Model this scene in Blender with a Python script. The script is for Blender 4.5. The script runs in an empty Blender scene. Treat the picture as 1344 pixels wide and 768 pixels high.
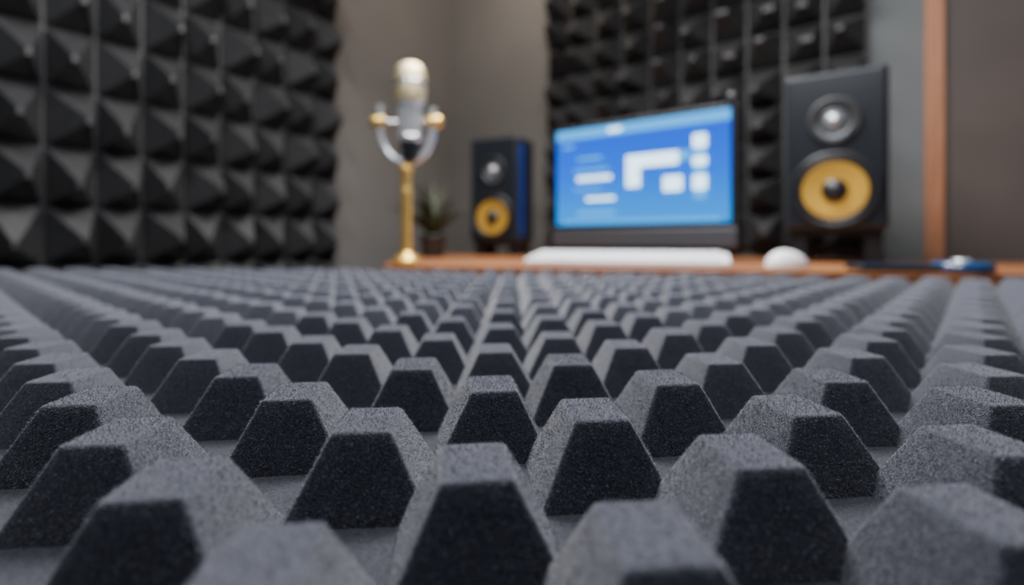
import bpy, bmesh, math, random
import numpy as np
from mathutils import Vector, Matrix
random.seed(4); rng=np.random.default_rng(4)
EYE=0.82; H=0.062
FOAMTOP=EYE-H; FH=0.0262; GROUND=FOAMTOP-FH; TABLE=GROUND-0.02; DESK=EYE-0.059
coll=bpy.context.scene.collection

# ---------------- materials
def mat(name,col,rough=0.6,metal=0.0,var=0.0,vscale=20,bump=0.0,bscale=200,emit=None,estr=0,sheen=0,coat=0,spec=0.5,col2=None,rp=(0.35,0.65),bd=1.0):
    m=bpy.data.materials.new(name); m.use_nodes=True
    nt=m.node_tree; b=nt.nodes['Principled BSDF']
    b.inputs['Base Color'].default_value=(*col,1)
    b.inputs['Roughness'].default_value=rough; b.inputs['Metallic'].default_value=metal
    b.inputs['Specular IOR Level'].default_value=spec
    if sheen: 
        b.inputs['Sheen Weight'].default_value=sheen; b.inputs['Sheen Roughness'].default_value=0.45
    if coat: b.inputs['Coat Weight'].default_value=coat
    tc=nt.nodes.new('ShaderNodeTexCoord')
    if var or col2:
        n=nt.nodes.new('ShaderNodeTexNoise'); n.inputs['Scale'].default_value=vscale; n.inputs['Detail'].default_value=4
        r=nt.nodes.new('ShaderNodeValToRGB')
        c2=col2 if col2 else tuple(min(1,c*(1+var)) for c in col)
        c1=col if col2 else tuple(c*(1-var) for c in col)
        r.color_ramp.elements[0].color=(*c1,1); r.color_ramp.elements[1].color=(*c2,1)
        r.color_ramp.elements[0].position=rp[0]; r.color_ramp.elements[1].position=rp[1]
        nt.links.new(tc.outputs['Object'],n.inputs['Vector']); nt.links.new(n.outputs['Fac'],r.inputs['Fac'])
        nt.links.new(r.outputs['Color'],b.inputs['Base Color'])
    if bump:
        n=nt.nodes.new('ShaderNodeTexNoise'); n.inputs['Scale'].default_value=bscale; n.inputs['Detail'].default_value=5
        bp=nt.nodes.new('ShaderNodeBump'); bp.inputs['Strength'].default_value=bump; bp.inputs['Distance'].default_value=bd/bscale
        nt.links.new(tc.outputs['Object'],n.inputs['Vector']); nt.links.new(n.outputs['Fac'],bp.inputs['Height'])
        nt.links.new(bp.outputs['Normal'],b.inputs['Normal'])
    if emit:
        b.inputs['Emission Color'].default_value=(*emit,1); b.inputs['Emission Strength'].default_value=estr
    return m

M_foam=mat('flocked_foam',(0.030,0.032,0.043),0.95,col2=(0.098,0.104,0.134),vscale=1500,bump=0.8,bscale=1700,bd=1.2,sheen=0.4,spec=0.12,rp=(0.34,0.68))
M_base=mat('foam_base_web',(0.020,0.021,0.027),0.95,col2=(0.050,0.053,0.066),vscale=1400,bump=0.6,bscale=1500,sheen=0.2,spec=0.1)
M_fib=mat('foam_fibre',(0.06,0.064,0.082),0.9,col2=(0.34,0.355,0.42),vscale=900,sheen=0.3,spec=0.1,rp=(0.40,0.68))
M_wfoam=mat('wall_foam_mat',(0.022,0.022,0.023),0.48,var=0.25,vscale=60,bump=0.3,bscale=500,spec=0.6)
M_wall=mat('wall_paint',(0.126,0.117,0.109),0.85,var=0.05,vscale=3,bump=0.05,bscale=150)
M_wall2=mat('wall_panel_grey',(0.110,0.118,0.120),0.8,var=0.05,vscale=3)
M_wall3=mat('wall_panel_brown',(0.068,0.054,0.048),0.8,var=0.08,vscale=4)
M_floor=mat('floor_carpet',(0.05,0.045,0.042),0.95,var=0.2,vscale=90,bump=0.4,bscale=300)
M_black=mat('black_plastic',(0.011,0.012,0.015),0.34,bump=0.05,bscale=600)
M_baf=mat('baffle_satin',(0.010,0.0125,0.0165),0.30,bump=0.05,bscale=600)
M_cab=mat('cabinet_vinyl',(0.020,0.024,0.030),0.28,bump=0.06,bscale=500)
M_rub=mat('rubber',(0.006,0.006,0.007),0.5,var=0.1)
M_gold=mat('gold_cone',(0.86,0.49,0.07),0.36,metal=0.6,var=0.05,vscale=60)
M_brass=mat('brass',(0.92,0.58,0.14),0.28,metal=0.75,var=0.05)
M_chrome=mat('chrome',(0.80,0.80,0.81),0.22,metal=0.85,var=0.03)
M_satin=mat('satin_silver',(0.82,0.84,0.86),0.25,metal=0.65,var=0.04)
M_grille=mat('champagne_mesh',(0.94,0.77,0.44),0.33,metal=0.7,bump=0.6,bscale=450,var=0.1,vscale=400)
M_silver=mat('silver_cone',(0.45,0.47,0.50),0.28,metal=0.7,var=0.05)
M_alu=mat('dark_aluminium',(0.075,0.08,0.09),0.4,metal=0.4,var=0.03)
M_white=mat('white_plastic',(0.90,0.90,0.92),0.35,var=0.02)
M_key=mat('keycap',(0.82,0.83,0.85),0.45,var=0.02)
M_leaf=mat('leaf',(0.034,0.045,0.017),0.65,var=0.4,vscale=30)
M_soil=mat('soil',(0.03,0.02,0.015),0.95,var=0.4,vscale=90)
M_pot=mat('pot_ceramic',(0.035,0.033,0.032),0.5,var=0.1)
M_glass=mat('phone_glass',(0.010,0.05,0.14),0.12,coat=0.6,var=0.02)
M_spill=mat('painted_screen_spill',(0.008,0.035,0.28),0.3,var=0.1)  # monitor's blue light on the speaker side, painted as colour

def wood(name,c1,c2,rough=0.4):
    m=bpy.data.materials.new(name); m.use_nodes=True; nt=m.node_tree; b=nt.nodes['Principled BSDF']
    tc=nt.nodes.new('ShaderNodeTexCoord'); mp=nt.nodes.new('ShaderNodeMapping'); mp.inputs['Scale'].default_value=(2,22,2)
    n=nt.nodes.new('ShaderNodeTexNoise'); n.inputs['Scale'].default_value=3; n.inputs['Detail'].default_value=8; n.inputs['Distortion'].default_value=0.8
    r=nt.nodes.new('ShaderNodeValToRGB'); r.color_ramp.elements[0].color=(*c1,1); r.color_ramp.elements[1].color=(*c2,1)
    r.color_ramp.elements[0].position=0.3; r.color_ramp.elements[1].position=0.7
    nt.links.new(tc.outputs['Object'],mp.inputs['Vector']); nt.links.new(mp.outputs['Vector'],n.inputs['Vector'])
    nt.links.new(n.outputs['Fac'],r.inputs['Fac']); nt.links.new(r.outputs['Color'],b.inputs['Base Color'])
    b.inputs['Roughness'].default_value=rough
    return m
M_wood=wood('desk_walnut',(0.15,0.055,0.020),(0.36,0.145,0.055),0.42)
M_trim=wood('trim_wood',(0.27,0.105,0.045),(0.36,0.155,0.075),0.6)

def screen_mat():
    m=bpy.data.materials.new('screen_ui_blue'); m.use_nodes=True; nt=m.node_tree; b=nt.nodes['Principled BSDF']
    tc=nt.nodes.new('ShaderNodeTexCoord'); s=nt.nodes.new('ShaderNodeSeparateXYZ')
    r=nt.nodes.new('ShaderNodeValToRGB')
    r.color_ramp.elements[0].color=(0.0,0.34,1.0,1); r.color_ramp.elements[1].color=(0.0,0.09,0.90,1)
    e=r.color_ramp.elements.new(0.5); e.color=(0.0,0.16,1.0,1)
    nt.links.new(tc.outputs['Generated'],s.inputs[0]); nt.links.new(s.outputs['Z'],r.inputs['Fac'])
    nt.links.new(r.outputs['Color'],b.inputs['Emission Color']); b.inputs['Emission Strength'].default_value=1.35
    b.inputs['Base Color'].default_value=(0.0,0.0,0.01,1); b.inputs['Roughness'].default_value=0.4
    b.inputs['Specular IOR Level'].default_value=0.0
    return m
M_screen=screen_mat()
M_ui=mat('screen_ui_white',(0.02,0.02,0.02),0.3,emit=(0.60,0.88,1.0),estr=3.4)
M_ui2=mat('screen_ui_light',(0.02,0.02,0.02),0.3,emit=(0.03,0.42,1.0),estr=1.7)

# ---------------- helpers
def obj(name,me,parent=None,m=None,smooth=False):
    o=bpy.data.objects.new(name,me); coll.objects.link(o)
    if m: me.materials.append(m)
    if parent: o.parent=parent
    if smooth: 
        for p in me.polygons: p.use_smooth=True
    return o
def empty(name,loc=(0,0,0),rz=0):
    o=bpy.data.objects.new(name,None); o.location=loc; o.rotation_euler=(0,0,rz); o.empty_display_size=0.05; coll.objects.link(o); return o
def bm_obj(name,bm,parent=None,m=None,smooth=False):
    me=bpy.data.meshes.new(name); bm.to_mesh(me); bm.free(); return obj(name,me,parent,m,smooth)
def box(name,size,loc,parent=None,m=None,bev=0.0,seg=3,rot=None):
    bm=bmesh.new(); bmesh.ops.create_cube(bm,size=1)
    bmesh.ops.scale(bm,vec=size,verts=bm.verts)
    if bev: bmesh.ops.bevel(bm,geom=bm.edges[:],offset=bev,segments=seg,affect='EDGES',profile=0.5)
    if rot: bmesh.ops.rotate(bm,cent=(0,0,0),matrix=rot,verts=bm.verts)
    bmesh.ops.translate(bm,vec=loc,verts=bm.verts)
    return bm_obj(name,bm,parent,m,False)
def lathe(name,prof,loc,parent=None,m=None,axis='Z',n=48):
    vs=[];fs=[]
    for r,h in prof:
        for k in range(n):
            a=2*math.pi*k/n
            if axis=='Z': vs.append((loc[0]+r*math.cos(a),loc[1]+r*math.sin(a),loc[2]+h))
            else: vs.append((loc[0]+r*math.cos(a),loc[1]-h,loc[2]+r*math.sin(a)))
    for i in range(len(prof)-1):
        for k in range(n):
            fs.append((i*n+k,i*n+(k+1)%n,(i+1)*n+(k+1)%n,(i+1)*n+k))
    me=bpy.data.meshes.new(name); me.from_pydata(vs,[],fs); me.update()
    bm=bmesh.new(); bm.from_mesh(me); bmesh.ops.remove_doubles(bm,verts=bm.verts,dist=1e-6)
    bmesh.ops.recalc_face_normals(bm,faces=bm.faces); bm.to_mesh(me); bm.free()
    return obj(name,me,parent,m,True)
def tube(name,pts,r,parent=None,m=None):
    c=bpy.data.curves.new(name,'CURVE'); c.dimensions='3D'; c.bevel_depth=r; c.bevel_resolution=4; c.use_fill_caps=True
    s=c.splines.new('POLY'); s.points.add(len(pts)-1)
    for p,q in zip(s.points,pts): p.co=(*q,1)
    o=bpy.data.objects.new(name,c); coll.objects.link(o); o.data.materials.append(m)
    if parent: o.parent=parent
    return o
def prism(name,poly,z0,z1,parent=None,m=None,bev=0.0):
    bm=bmesh.new()
    vb=[bm.verts.new((x,y,z0)) for x,y in poly]; f=bm.faces.new(vb)
    r=bmesh.ops.extrude_face_region(bm,geom=[f]); vv=[e for e in r['geom'] if isinstance(e,bmesh.types.BMVert)]
    bmesh.ops.translate(bm,vec=(0,0,z1-z0),verts=vv)
    bmesh.ops.recalc_face_normals(bm,faces=bm.faces)
    if bev: bmesh.ops.bevel(bm,geom=bm.edges[:],offset=bev,segments=2,affect='EDGES')
    return bm_obj(name,bm,parent,m)

# ---------------- room
C=Vector((-0.36,3.06)); e1=Vector((0.813,-0.583)).normalized(); n1=Vector((0.583,0.813)).normalized()
e2=-n1; WH=2.8
angB=math.atan2(e1.y,e1.x); angL=math.atan2(n1.y,n1.x)
def wallbox(name,start,d,L,out,th,z0,z1,m,parent=None,bev=0):
    a=start; b=start+d*L; poly=[a,b,b+out*th,a+out*th]
    return prism(name,[(p.x,p.y) for p in poly],z0,z1,parent,m,bev)
wallbox('wall_back',C-e1*0.1,e1,5.0,n1,0.1,0,WH,M_wall)
wallbox('wall_left',C,e2,5.2,-e1,0.1,0,WH,M_wall)
prism('floor',[(-4.5,-2.5),(4.5,-2.5),(4.5,4.2),(-4.5,4.2)],-0.05,0,None,M_floor)
wallbox('baseboard_back',C+e1*0.02,e1,4.8,-n1,0.015,0,0.1,M_wall3)
wallbox('baseboard_left',C+e2*0.02,e2,5.0,e1,0.015,0,0.1,M_wall3)
wallbox('trim_1',C+e1*2.19,e1,0.052,-n1,0.035,0.1,WH,M_trim,bev=0.003)
wallbox('wall_panel_grey',C+e1*2.04,e1,0.149,-n1,0.012,0.1,WH,M_wall2)
wallbox('wall_panel_brown',C+e1*2.243,e1,2.4,-n1,0.02,0.1,WH,M_wall3)

def wall_foam(name,cols,rows,cw,ch,depth,loc,rz,seed,mode):
    r=random.Random(seed); bm=bmesh.new()
    for i in range(cols):
        for j in range(rows):
            x0=i*cw; z0=j*ch; g=0.005
            if mode==0: ox=0.10*(1 if (i+j)%2 else -1); oz=-0.12
            else: ox=r.uniform(-.22,.22); oz=r.uniform(-.25,.15)
            cx=x0+cw/2+(ox+r.uniform(-.06,.06))*cw; cz=z0+ch*(0.5+oz+r.uniform(-.06,.06))
            t=0.05; dd=depth*r.uniform(.85,1.12)
            b=[(x0+g,z0+g),(x0+cw-g,z0+g),(x0+cw-g,z0+ch-g),(x0+g,z0+ch-g)]
            tw=r.uniform(.05,.16) if mode else t
            tp=[(cx-cw*tw,cz-ch*t),(cx+cw*tw,cz-ch*t),(cx+cw*tw,cz+ch*t),(cx-cw*tw,cz+ch*t)]
            vb=[bm.verts.new((x,-0.028,z)) for x,z in b]; vt=[bm.verts.new((x,-0.028-dd,z)) for x,z in tp]
            vk=[bm.verts.new((x,-0.012,z)) for x,z in b]
            bm.faces.new(vt)
            for k in range(4):
                bm.faces.new((vb[k],vb[(k+1)%4],vt[(k+1)%4],vt[k]))
                bm.faces.new((vk[k],vk[(k+1)%4],vb[(k+1)%4],vb[k]))
    W=cols*cw; T=rows*ch
    bb=bmesh.ops.create_cube(bm,size=1)['verts']
    bmesh.ops.scale(bm,vec=(W,0.02,T),verts=bb); bmesh.ops.translate(bm,vec=(W/2,-0.0105,T/2),verts=bb)
    bmesh.ops.recalc_face_normals(bm,faces=bm.faces)
    o=bm_obj(name,bm,None,M_wfoam); o.location=loc; o.rotation_euler=(0,0,rz); return o
cw=0.128; colsL=18; st=C+e2*(0.81+cw*colsL)
wall_foam('acoustic_wall_foam',colsL,11,cw,0.180,0.11,(st.x+e1.x*0.002,st.y+e1.y*0.002,0.57),angL,1,0)
st=C+e1*0.69; colsB=10
wall_foam('acoustic_wall_foam',colsB,11,0.134,0.140,0.11,(st.x-n1.x*0.002,st.y-n1.y*0.002,0.80),angB,2,1)

# ---------------- desk
desk=empty('wooden_desk')
deskpoly=[(1.65,0.745),(-0.33,1.31),(-0.47,2.25),(-0.22,2.85),(1.80,1.40)]
prism('top',deskpoly,DESK-0.035,DESK,desk,M_wood,0.003)
for k,(x,y) in enumerate([(1.5,0.85),(-0.24,1.38),(-0.2,2.6),(1.62,1.38)]):
    box(f'leg_{k}',(0.06,0.06,DESK-0.035),(x,y,(DESK-0.035)/2),desk,M_black,0.004)
tab=empty('foam_table')
def edgeY(x):
    return 1.275 if x<-0.35 else 1.275-(x+0.35)*0.285
tp=[(-1.45,-0.45),(1.5,-0.45),(1.5,edgeY(1.5)),(-0.35,1.275),(-1.45,1.275)]
prism('top',tp,TABLE-0.03,TABLE,tab,M_black)
for k,(x,y) in enumerate([(-1.35,-0.35),(1.4,-0.35),(1.4,0.6),(-1.35,1.15),(-0.4,1.15)]):
    box(f'leg_{k}',(0.05,0.05,TABLE-0.03),(x,y,(TABLE-0.03)/2),tab,M_black,0.004)

# ---------------- foam field
def frustum(bw,bd,tw,td,h,bev,seg,cuts=0):
    bm=bmesh.new()
    b=[bm.verts.new((sx*bw/2,sy*bd/2,0)) for sx,sy in ((-1,-1),(1,-1),(1,1),(-1,1))]
    t=[bm.verts.new((sx*tw/2,sy*td/2,h)) for sx,sy in ((-1,-1),(1,-1),(1,1),(-1,1))]
    bm.faces.new(t)
    for k in range(4): bm.faces.new((b[k],b[(k+1)%4],t[(k+1)%4],t[k]))
    ed=[e for e in bm.edges if not (e.verts[0].co.z<1e-6 and e.verts[1].co.z<1e-6)]
    bmesh.ops.bevel(bm,geom=ed,offset=bev,segments=seg,affect='EDGES',profile=0.5)
    bmesh.ops.triangulate(bm,faces=[f for f in bm.faces if len(f.verts)>4])
    if cuts: bmesh.ops.subdivide_edges(bm,edges=bm.edges[:],cuts=cuts,use_grid_fill=True)
    bmesh.ops.recalc_face_normals(bm,faces=bm.faces)
    bmesh.ops.triangulate(bm,faces=bm.faces[:])
    bm.verts.ensure_lookup_table()
    V=np.array([v.co[:] for v in bm.verts]); F=np.array([[v.index for v in f.verts] for f in bm.faces]); bm.free()
    return V,F
dims=(0.75*H,0.74*H,0.31*H,0.42*H,FH)
VH,FHi=frustum(*dims,0.0013,4,2); VL,FLo=frustum(*dims,0.0015,2)
u=np.array((1.29,0.15))*H; v=np.array((0.005,1.30))*H
a=(v-u)/2; b=(v+u)/2; o0=np.array((-0.160,2.37))*H
allV=[];allF=[];off=0; near=[]
yaw=math.radians(5)
for i in range(-70,71):
    for j in range(-70,71):
        p=o0+i*a+j*b
        if p[0]<-1.42 or p[0]>1.45 or p[1]<-0.42 or p[1]>edgeY(p[0])-0.03: continue
        d=math.hypot(*p)
        hi=d<0.5 and p[1]>0
        V,F=(VH,FHi) if hi else (VL,FLo)
        V=V.copy()
        V[:,2]*=1+rng.uniform(-.03,.03)
        V[:,0]+=V[:,2]*rng.uniform(-.05,.05)
        r=yaw+rng.uniform(-.05,.05); c,s=math.cos(r),math.sin(r)
        X=V[:,0]*c-V[:,1]*s+p[0]; Y=V[:,0]*s+V[:,1]*c+p[1]; Z=V[:,2]+GROUND
        W=np.stack([X,Y,Z],1)
        allV.append(W); allF.append(F+off); off+=len(W)
        if hi: near.append((W,F))
sl=np.array([(x,y,z) for z in (TABLE+0.0005,GROUND) for x,y in tp]); n=len(tp)
allV.append(sl)
Vn=np.concatenate(allV); Fn=np.concatenate(allF)
faces=Fn.tolist()
faces.append([off+n+k for k in range(n)]); faces.append([off+n-1-k for k in range(n)])
for k in range(n): faces.append([off+k,off+(k+1)%n,off+n+(k+1)%n,off+n+k])
me=bpy.data.meshes.new('acoustic_foam_mat'); me.from_pydata(Vn.tolist(),[],faces); me.update()
foam=obj('acoustic_foam_mat',me,None,M_foam)
me.materials.append(M_base)
for p in me.polygons:
    p.use_smooth=p.index<len(Fn)
    if p.index>=len(Fn): p.material_index=1
fv=[];
for W,F in near:
    A,B,Cc=W[F[:,0]],W[F[:,1]],W[F[:,2]]
    N=np.cross(B-A,Cc-A); ar=np.linalg.norm(N,axis=1)+1e-12; Nn=N/ar[:,None]
    cen=W.mean(0)
    sgn=np.sign(np.sum(Nn*((A+B+Cc)/3-cen),axis=1)); Nn*=sgn[:,None]
    dist=math.hypot(cen[0],cen[1]); K=int(15000 if dist<0.3 else 5000)
    idx=rng.choice(len(F),K,p=ar/ar.sum())
    r1=np.sqrt(rng.random(K)); r2=rng.random(K)
    P=(1-r1)[:,None]*A[idx]+(r1*(1-r2))[:,None]*B[idx]+(r1*r2)[:,None]*Cc[idx]
    D=Nn[idx]+rng.normal(0,.5,(K,3)); D/=np.linalg.norm(D,axis=1)[:,None]
    L=rng.uniform(.0003,.0012,K)[:,None]
    S=np.cross(D,rng.normal(0,1,(K,3))); S/=np.linalg.norm(S,axis=1)[:,None]+1e-9
    w=0.00008
    fv.append(np.stack([P-S*w,P+S*w,P+D*L],1).reshape(-1,3))
fv=np.concatenate(fv); nf=len(fv)//3
me=bpy.data.meshes.new('flock'); me.from_pydata(fv.tolist(),[],np.arange(nf*3).reshape(-1,3).tolist()); me.update()
obj('flock_fibres',me,foam,M_fib)

# ---------------- studio speakers
def speaker(loc,rz,W,D,T,stand,blue=False):
    e=empty('studio_speaker',loc,rz)
    box('cabinet',(W,D,T),(0,D/2,stand+T/2),e,M_cab,0.012,4)
    box('front_baffle',(W-0.016,0.012,T-0.016),(0,-0.003,stand+T/2),e,M_baf,0.005,3)
    s=W/0.252; wz=stand+T*0.245; tz=stand+T*0.68; y=-0.009
    R=0.090*s
    lathe('woofer_frame',[(R*1.22,0),(R*1.22,0.006),(R*1.17,0.009),(R*1.04,0.008),(R*1.0,0.003)],(0,y,wz),e,M_black,'Y',64)
    lathe('woofer_surround',[(R*1.03,0.002),(R*0.99,0.010),(R*0.95,0.012),(R*0.91,0.008),(R*0.88,0.002)],(0,y,wz),e,M_rub,'Y',64)
    lathe('woofer_cone',[(R*0.92,0.005),(R*0.86,0.006),(R*0.62,0.0015),(R*0.40,0.0008),(R*0.30,0.0006)],(0,y,wz),e,M_gold,'Y',64)
    lathe('dust_cap',[(R*0.37,0.0012),(R*0.34,0.008),(R*0.27,0.014),(R*0.16,0.019),(0.0001,0.021)],(0,y,wz),e,M_black,'Y',48)
    R2=0.060*s
    lathe('tweeter_waveguide',[(R2*1.12,0),(R2*1.12,0.005),(R2*1.05,0.008),(R2*0.9,0.006),(R2*0.55,0.003),(R2*0.5,0.002)],(0,y,tz),e,M_rub,'Y',64)
    lathe('tweeter_ring',[(R2*0.58,0.002),(R2*0.56,0.007),(R2*0.44,0.005),(R2*0.40,0.003)],(0,y,tz),e,M_alu,'Y',48)
    lathe('tweeter_dome',[(R2*0.40,0.002),(R2*0.34,0.010),(R2*0.2,0.016),(0.0001,0.018)],(0,y,tz),e,M_silver,'Y',48)
    bm=bmesh.new()
    rows=[]
    for k in range(25):
        t=math.pi*(1.08+0.84*k/24); wdt=math.sin(math.pi*k/24)
        r0=R2*0.66; r1=R2*(0.70+0.42*wdt)
        rows.append([bm.verts.new((r_*math.cos(t),y-dy,tz+r_*math.sin(t))) for r_,dy in ((r0,0.004),((r0+r1)/2,0.012),(r1,0.006))])
    for k in range(24):
        for q in range(2): bm.faces.new((rows[k][q],rows[k+1][q],rows[k+1][q+1],rows[k][q+1]))
    bm_obj('waveguide_lip',bm,e,M_alu,True)
    box('stand_plate',(W*0.92,D*0.8,0.012),(0,D/2,stand-0.006),e,M_black,0.003)
    for k,x in enumerate((-W*0.36,W*0.36)):
        box(f'stand_foot_{k}',(0.045,D*0.75,stand-0.010),(x,D/2,(stand-0.010)/2),e,M_black,0.006)
    if blue: box('side_spill_strip',(0.002,D*0.22,T*0.86),(W/2+0.0012,D*0.22,stand+T/2),e,M_spill)  # added strip standing in for monitor light on the cabinet side
    return e
fl=Vector((0.81,1.54)); fr=Vector((1.02,1.40)); mid=(fl+fr)/2
speaker((mid.x,mid.y,DESK),math.atan2(fr.y-fl.y,fr.x-fl.x),0.252,0.24,0.450,0.096)
fl=Vector((-0.182,2.27)); ang=math.radians(-26); d=Vector((math.cos(ang),math.sin(ang))); mid=fl+d*0.115
speaker((mid.x,mid.y,DESK),ang,0.23,0.17,0.455,0.055,True)

# ---------------- desktop computer
ml=Vector((0.156,1.79)); mr=Vector((0.615,1.455)); mid=(ml+mr)/2; W=(mr-ml).length
mon=empty('desktop_computer',(mid.x,mid.y,DESK),math.atan2(mr.y-ml.y,mr.x-ml.x))
z0=EYE+0.058-DESK; z1=EYE+0.378-DESK
box('screen_housing',(W+0.038,0.022,z1-z0+0.094),(0,0.012,(z0+z1)/2-0.030),mon,M_black,0.006)
box('chin',(W+0.034,0.008,0.055),(0,-0.002,z0-0.044),mon,M_alu,0.003)
def flat(name,x0,x1,za,zb,y,m,par):
    me=bpy.data.meshes.new(name); me.from_pydata([(x0,y,za),(x1,y,za),(x1,y,zb),(x0,y,zb)],[],[(0,1,2,3)]); me.update(); return obj(name,me,par,m)
flat('screen',-W/2,W/2,z0,z1,-0.0015,M_screen,mon)
def ui(i,fx0,fx1,fy0,fy1,m=M_ui):
    flat(f'ui_{i}',-W/2+fx0*W,-W/2+fx1*W,z1-(z1-z0)*fy1,z1-(z1-z0)*fy0,-0.0022-0.0003*(m is M_ui),m,mon)
els=[(0.0,1,0,.10,M_ui2),(.34,.42,.03,.07,M_ui),(.46,.54,.04,.07,M_ui2),(.04,.12,.16,.19,M_ui2),
(.14,.30,.30,.33,M_ui2),(.12,.34,.42,.45,M_ui2),(.14,.36,.50,.545,M_ui),(.12,.30,.62,.64,M_ui2),(.20,.38,.72,.755,M_ui),(.14,.38,.86,.90,M_ui2),
(.45,.53,.33,.64,M_ui),(.53,.74,.33,.45,M_ui),(.74,.80,.33,.42,M_ui2),(.66,.76,.56,.70,M_ui),(.82,.88,.18,.78,M_ui2),(.815,.885,.20,.32,M_ui),(.815,.885,.40,.48,M_ui),(.815,.885,.57,.70,M_ui),
(.05,.95,.955,.985,M_ui2)]
for i,(p,q,r_,s_,m) in enumerate(els): ui(i,p,q,r_,s_,m)
box('stand_neck',(0.14,0.012,0.14),(0,0.045,0.075),mon,M_alu,0.004)
box('stand_base',(0.20,0.17,0.008),(0,0.03,0.004),mon,M_alu,0.003)
lathe('webcam',[(0.0001,0),(0.014,0.0),(0.017,0.008),(0.017,0.028),(0.012,0.034),(0.0001,0.035)],(W/2,0.012,z1+0.012),mon,M_black,'Z',24)

# ---------------- keyboard
ang=math.radians(-20); kb=empty('computer_keyboard',(0.29,1.335,DESK),ang)
rot=Matrix.Rotation(math.radians(7),3,'X')
box('body',(0.50,0.14,0.014),(0,0,0.0165),kb,M_white,0.004,3,rot)
bm=bmesh.new()
for r_ in range(5):
    x=-0.24
    ws=[0.0315]*15 if r_<4 else [0.045,0.045,0.045,0.2,0.045,0.045,0.045]
    for w in ws:
        g=bmesh.ops.create_cube(bm,size=1)['verts']
        bmesh.ops.scale(bm,vec=(w-0.003,0.021,0.005),verts=g)
        bmesh.ops.translate(bm,vec=(x+w/2,0.048-r_*0.024,0.0095),verts=g); x+=w
bmesh.ops.rotate(bm,cent=(0,0,0),matrix=rot,verts=bm.verts); bmesh.ops.translate(bm,vec=(0,0,0.0165),verts=bm.verts)
bm_obj('keys',bm,kb,M_key)
for k,x in enumerate((-0.22,0.22)): box(f'foot_{k}',(0.03,0.008,0.018),(x,0.055,0.009),kb,M_white,0.001)

# ---------------- mouse
ms=empty('computer_mouse',(0.620,1.165,DESK),math.radians(-65))
bm=bmesh.new(); bmesh.ops.create_uvsphere(bm,u_segments=40,v_segments=24,radius=1)
for q in bm.verts:
    x,y,z=q.co
    zz=max(z,-0.12); taper=1-0.12*y
    q.co=(x*0.033*taper,y*0.058,(zz+0.12)*0.036*(1-0.18*y)+0.0008)
bm_obj('shell',bm,ms,M_white,True)
lathe('scroll_wheel',[(0.0001,-0.003),(0.006,-0.003),(0.007,0),(0.006,0.003),(0.0001,0.003)],(0,0.034,0.031),ms,M_alu,'Z',20)
box('button_seam',(0.0008,0.045,0.002),(0,0.024,0.0345),ms,M_alu)

# ---------------- smartphone & volume dial
ph=empty('smartphone',(0.795,1.06,DESK),math.radians(-14))
box('body',(0.175,0.085,0.014),(0,0,0.0072),ph,M_black,0.005,4)
box('glass',(0.166,0.077,0.0012),(0,0,0.0146),ph,M_glass,0.0004,1)
dk=empty('volume_dial',(0.885,1.02,DESK),0)
lathe('base',[(0.0001,0),(0.048,0),(0.052,0.004),(0.050,0.016),(0.042,0.021),(0.0001,0.021)],(0,0,0),dk,M_glass)
lathe('knob',[(0.016,0.020),(0.016,0.024),(0.012,0.026),(0.0001,0.026)],(0,0,0),dk,M_satin)

# ---------------- microphone
mc=empty('condenser_microphone',(-0.280,1.375,DESK),0)
Z=lambda py: (318-py)*0.00202+EYE-DESK
lathe('base',[(0.0001,0),(0.036,0),(0.038,0.005),(0.036,0.016),(0.026,0.022),(0.018,0.028),(0.013,0.036),(0.0001,0.036)],(0,0,0),mc,M_brass)
lathe('pole',[(0.0135,0.02),(0.0135,Z(262)),(0.0160,Z(258)),(0.0160,Z(250)),(0.0135,Z(248)),(0.0135,Z(228)),(0.019,Z(224)),(0.019,Z(218)),(0.0001,Z(217))],(0,0,0),mc,M_brass)
zc=Z(168); pts=[]
R=0.070
for k in range(0,33):
    t=math.pi+math.pi*k/32
    pts.append((R*math.cos(t),0,zc+R*1.34*math.sin(t)*0.98))
pts=[(-R,0,Z(138))]+pts+[(R,0,Z(142))]
tube('yoke',pts,0.0095,mc,M_satin)
for sgn,nm in ((-1,'knob_a'),(1,'knob_b')):
    o=lathe(nm,[(0.0001,-0.020),(0.012,-0.020),(0.016,-0.012),(0.016,0.012),(0.012,0.020),(0.0001,0.020)],(0,0,0),mc,M_brass)
    o.rotation_euler=(0,math.pi/2,0); o.location=(sgn*0.075,0,Z(160))
    o2=lathe(nm+'_pin',[(0.005,-0.024),(0.005,0.024)],(0,0,0),mc,M_chrome); o2.rotation_euler=(0,math.pi/2,0); o2.location=(sgn*0.048,0,Z(160))
tilt=empty('capsule_pivot',(0.010,0,0)); tilt.parent=mc
lathe('mic_body',[(0.0001,Z(216)),(0.013,Z(215)),(0.023,Z(209)),(0.028,Z(199)),(0.029,Z(182))],(0,0,0),tilt,M_black)
lathe('mic_sleeve',[(0.029,Z(183)),(0.0295,Z(152)),(0.031,Z(140)),(0.037,Z(137)),(0.037,Z(133)),(0.030,Z(132))],(0,0,0),tilt,M_satin)
lathe('lower_band',[(0.030,Z(187)),(0.033,Z(185)),(0.033,Z(179)),(0.030,Z(178))],(0,0,0),tilt,M_chrome)
lathe('grille_head',[(0.035,Z(138)),(0.040,Z(133)),(0.0415,Z(122)),(0.0415,Z(105)),(0.040,Z(96)),(0.034,Z(88)),(0.021,Z(83.5)),(0.0001,Z(82))],(0,0,0),tilt,M_grille)
lathe('grille_band',[(0.0416,Z(114)),(0.0432,Z(113)),(0.0432,Z(109)),(0.0416,Z(108))],(0,0,0),tilt,M_chrome)
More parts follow.
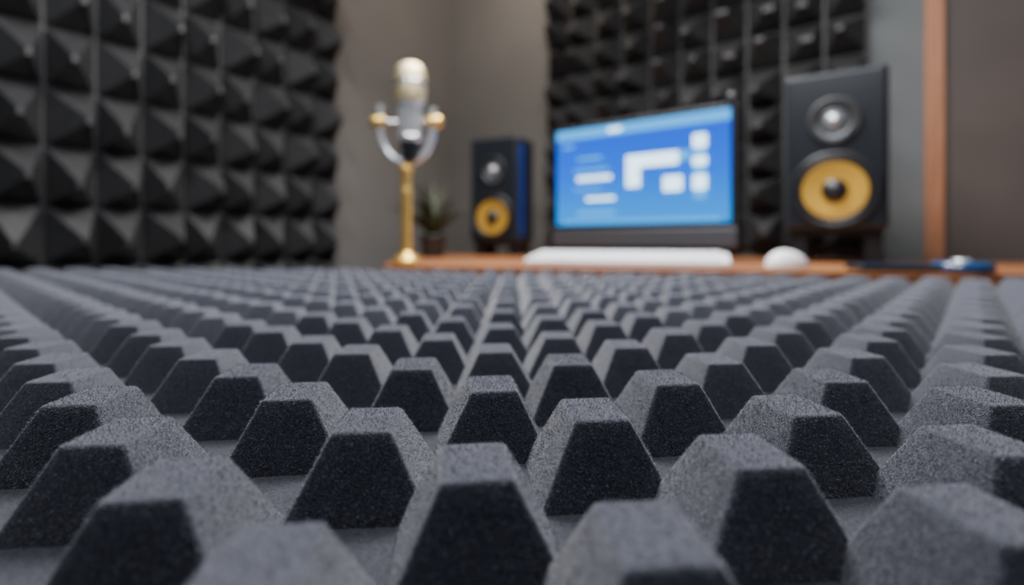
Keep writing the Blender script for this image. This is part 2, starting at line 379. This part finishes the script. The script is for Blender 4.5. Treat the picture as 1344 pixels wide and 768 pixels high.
for k in range(12):
    t=2*math.pi*k/12
    tube(f'sleeve_rib_{k}',[(0.030*math.cos(t),0.030*math.sin(t),Z(174)),(0.0315*math.cos(t),0.0315*math.sin(t),Z(142))],0.0014,tilt,M_chrome)

# ---------------- potted plant
pl=empty('potted_plant',(-0.305,2.0,DESK),0)
lathe('pot',[(0.0001,0),(0.038,0),(0.042,0.004),(0.050,0.075),(0.054,0.078),(0.054,0.088),(0.047,0.088),(0.045,0.075),(0.0001,0.074)],(0,0,0),pl,M_pot)
lathe('soil',[(0.045,0.077),(0.02,0.080),(0.0001,0.081)],(0,0,0),pl,M_soil)
bm=bmesh.new(); rr=random.Random(9)
for k in range(60):
    az=rr.uniform(0,6.28); el=rr.uniform(0.9,1.6); L=rr.uniform(0.10,0.24); w=rr.uniform(.004,.010)
    prev=None; P=Vector((0.015*math.cos(az),0.015*math.sin(az),0.079)); ee=el
    side=Vector((-math.sin(az),math.cos(az),0))
    for s in range(8):
        t=s/7; wd=w*math.sin(math.pi*min(1,max(0.06,t*0.92+.05)))+0.0008
        if s: P=P+Vector((math.cos(az)*math.cos(ee),math.sin(az)*math.cos(ee),math.sin(ee)))*L/7; ee-=0.12
        up=Vector((0,0,0.15*wd))
        row=[bm.verts.new(P-side*wd+up),bm.verts.new(P),bm.verts.new(P+side*wd+up)]
        if prev:
            bm.faces.new((prev[0],prev[1],row[1],row[0])); bm.faces.new((prev[1],prev[2],row[2],row[1]))
        prev=row
bm_obj('leaves',bm,pl,M_leaf,True)

# ---------------- lights
def area(name,loc,target,size,sy,power,col):
    l=bpy.data.lights.new(name,'AREA'); l.shape='RECTANGLE'; l.size=size; l.size_y=sy; l.energy=power; l.color=col
    o=bpy.data.objects.new(name,l); coll.objects.link(o); o.location=loc
    o.rotation_euler=(Vector(target)-Vector(loc)).to_track_quat('-Z','Y').to_euler(); return o
area('ceiling_light_panel',(0.15,1.40,2.4),(0.0,0.25,0.75),0.9,0.6,96,(1.0,0.985,0.985))
area('added_wall_foam_light',(-0.7,0.5,2.6),(-1.5,1.1,1.1),0.4,0.4,30,(0.95,0.97,1.0))  # added lamp to bring out highlights on the left wall foam
area('ceiling_light_warm',(-0.05,2.0,2.5),(0.20,2.70,1.6),0.4,0.3,12,(1.0,0.86,0.70))
area('added_speaker_fill',(0.25,0.55,2.1),(0.75,1.6,1.0),0.5,0.4,19,(0.97,0.98,1.0))  # added front fill aimed at the speakers, not a real fitting
w=bpy.data.worlds.new('World'); bpy.context.scene.world=w; w.use_nodes=True
w.node_tree.nodes['Background'].inputs[0].default_value=(0.48,0.54,0.70,1); w.node_tree.nodes['Background'].inputs[1].default_value=0.16

# ---------------- camera
cam=bpy.data.cameras.new('camera'); co=bpy.data.objects.new('camera',cam); coll.objects.link(co)
co.location=(0,0,EYE); co.rotation_euler=(math.pi/2,0,0)
cam.lens=36*680/1344; cam.sensor_width=36; cam.shift_y=-66/1344; cam.clip_start=0.005
cam.dof.use_dof=True; cam.dof.focus_distance=0.198; cam.dof.aperture_fstop=cam.lens/4.6
bpy.context.scene.camera=co
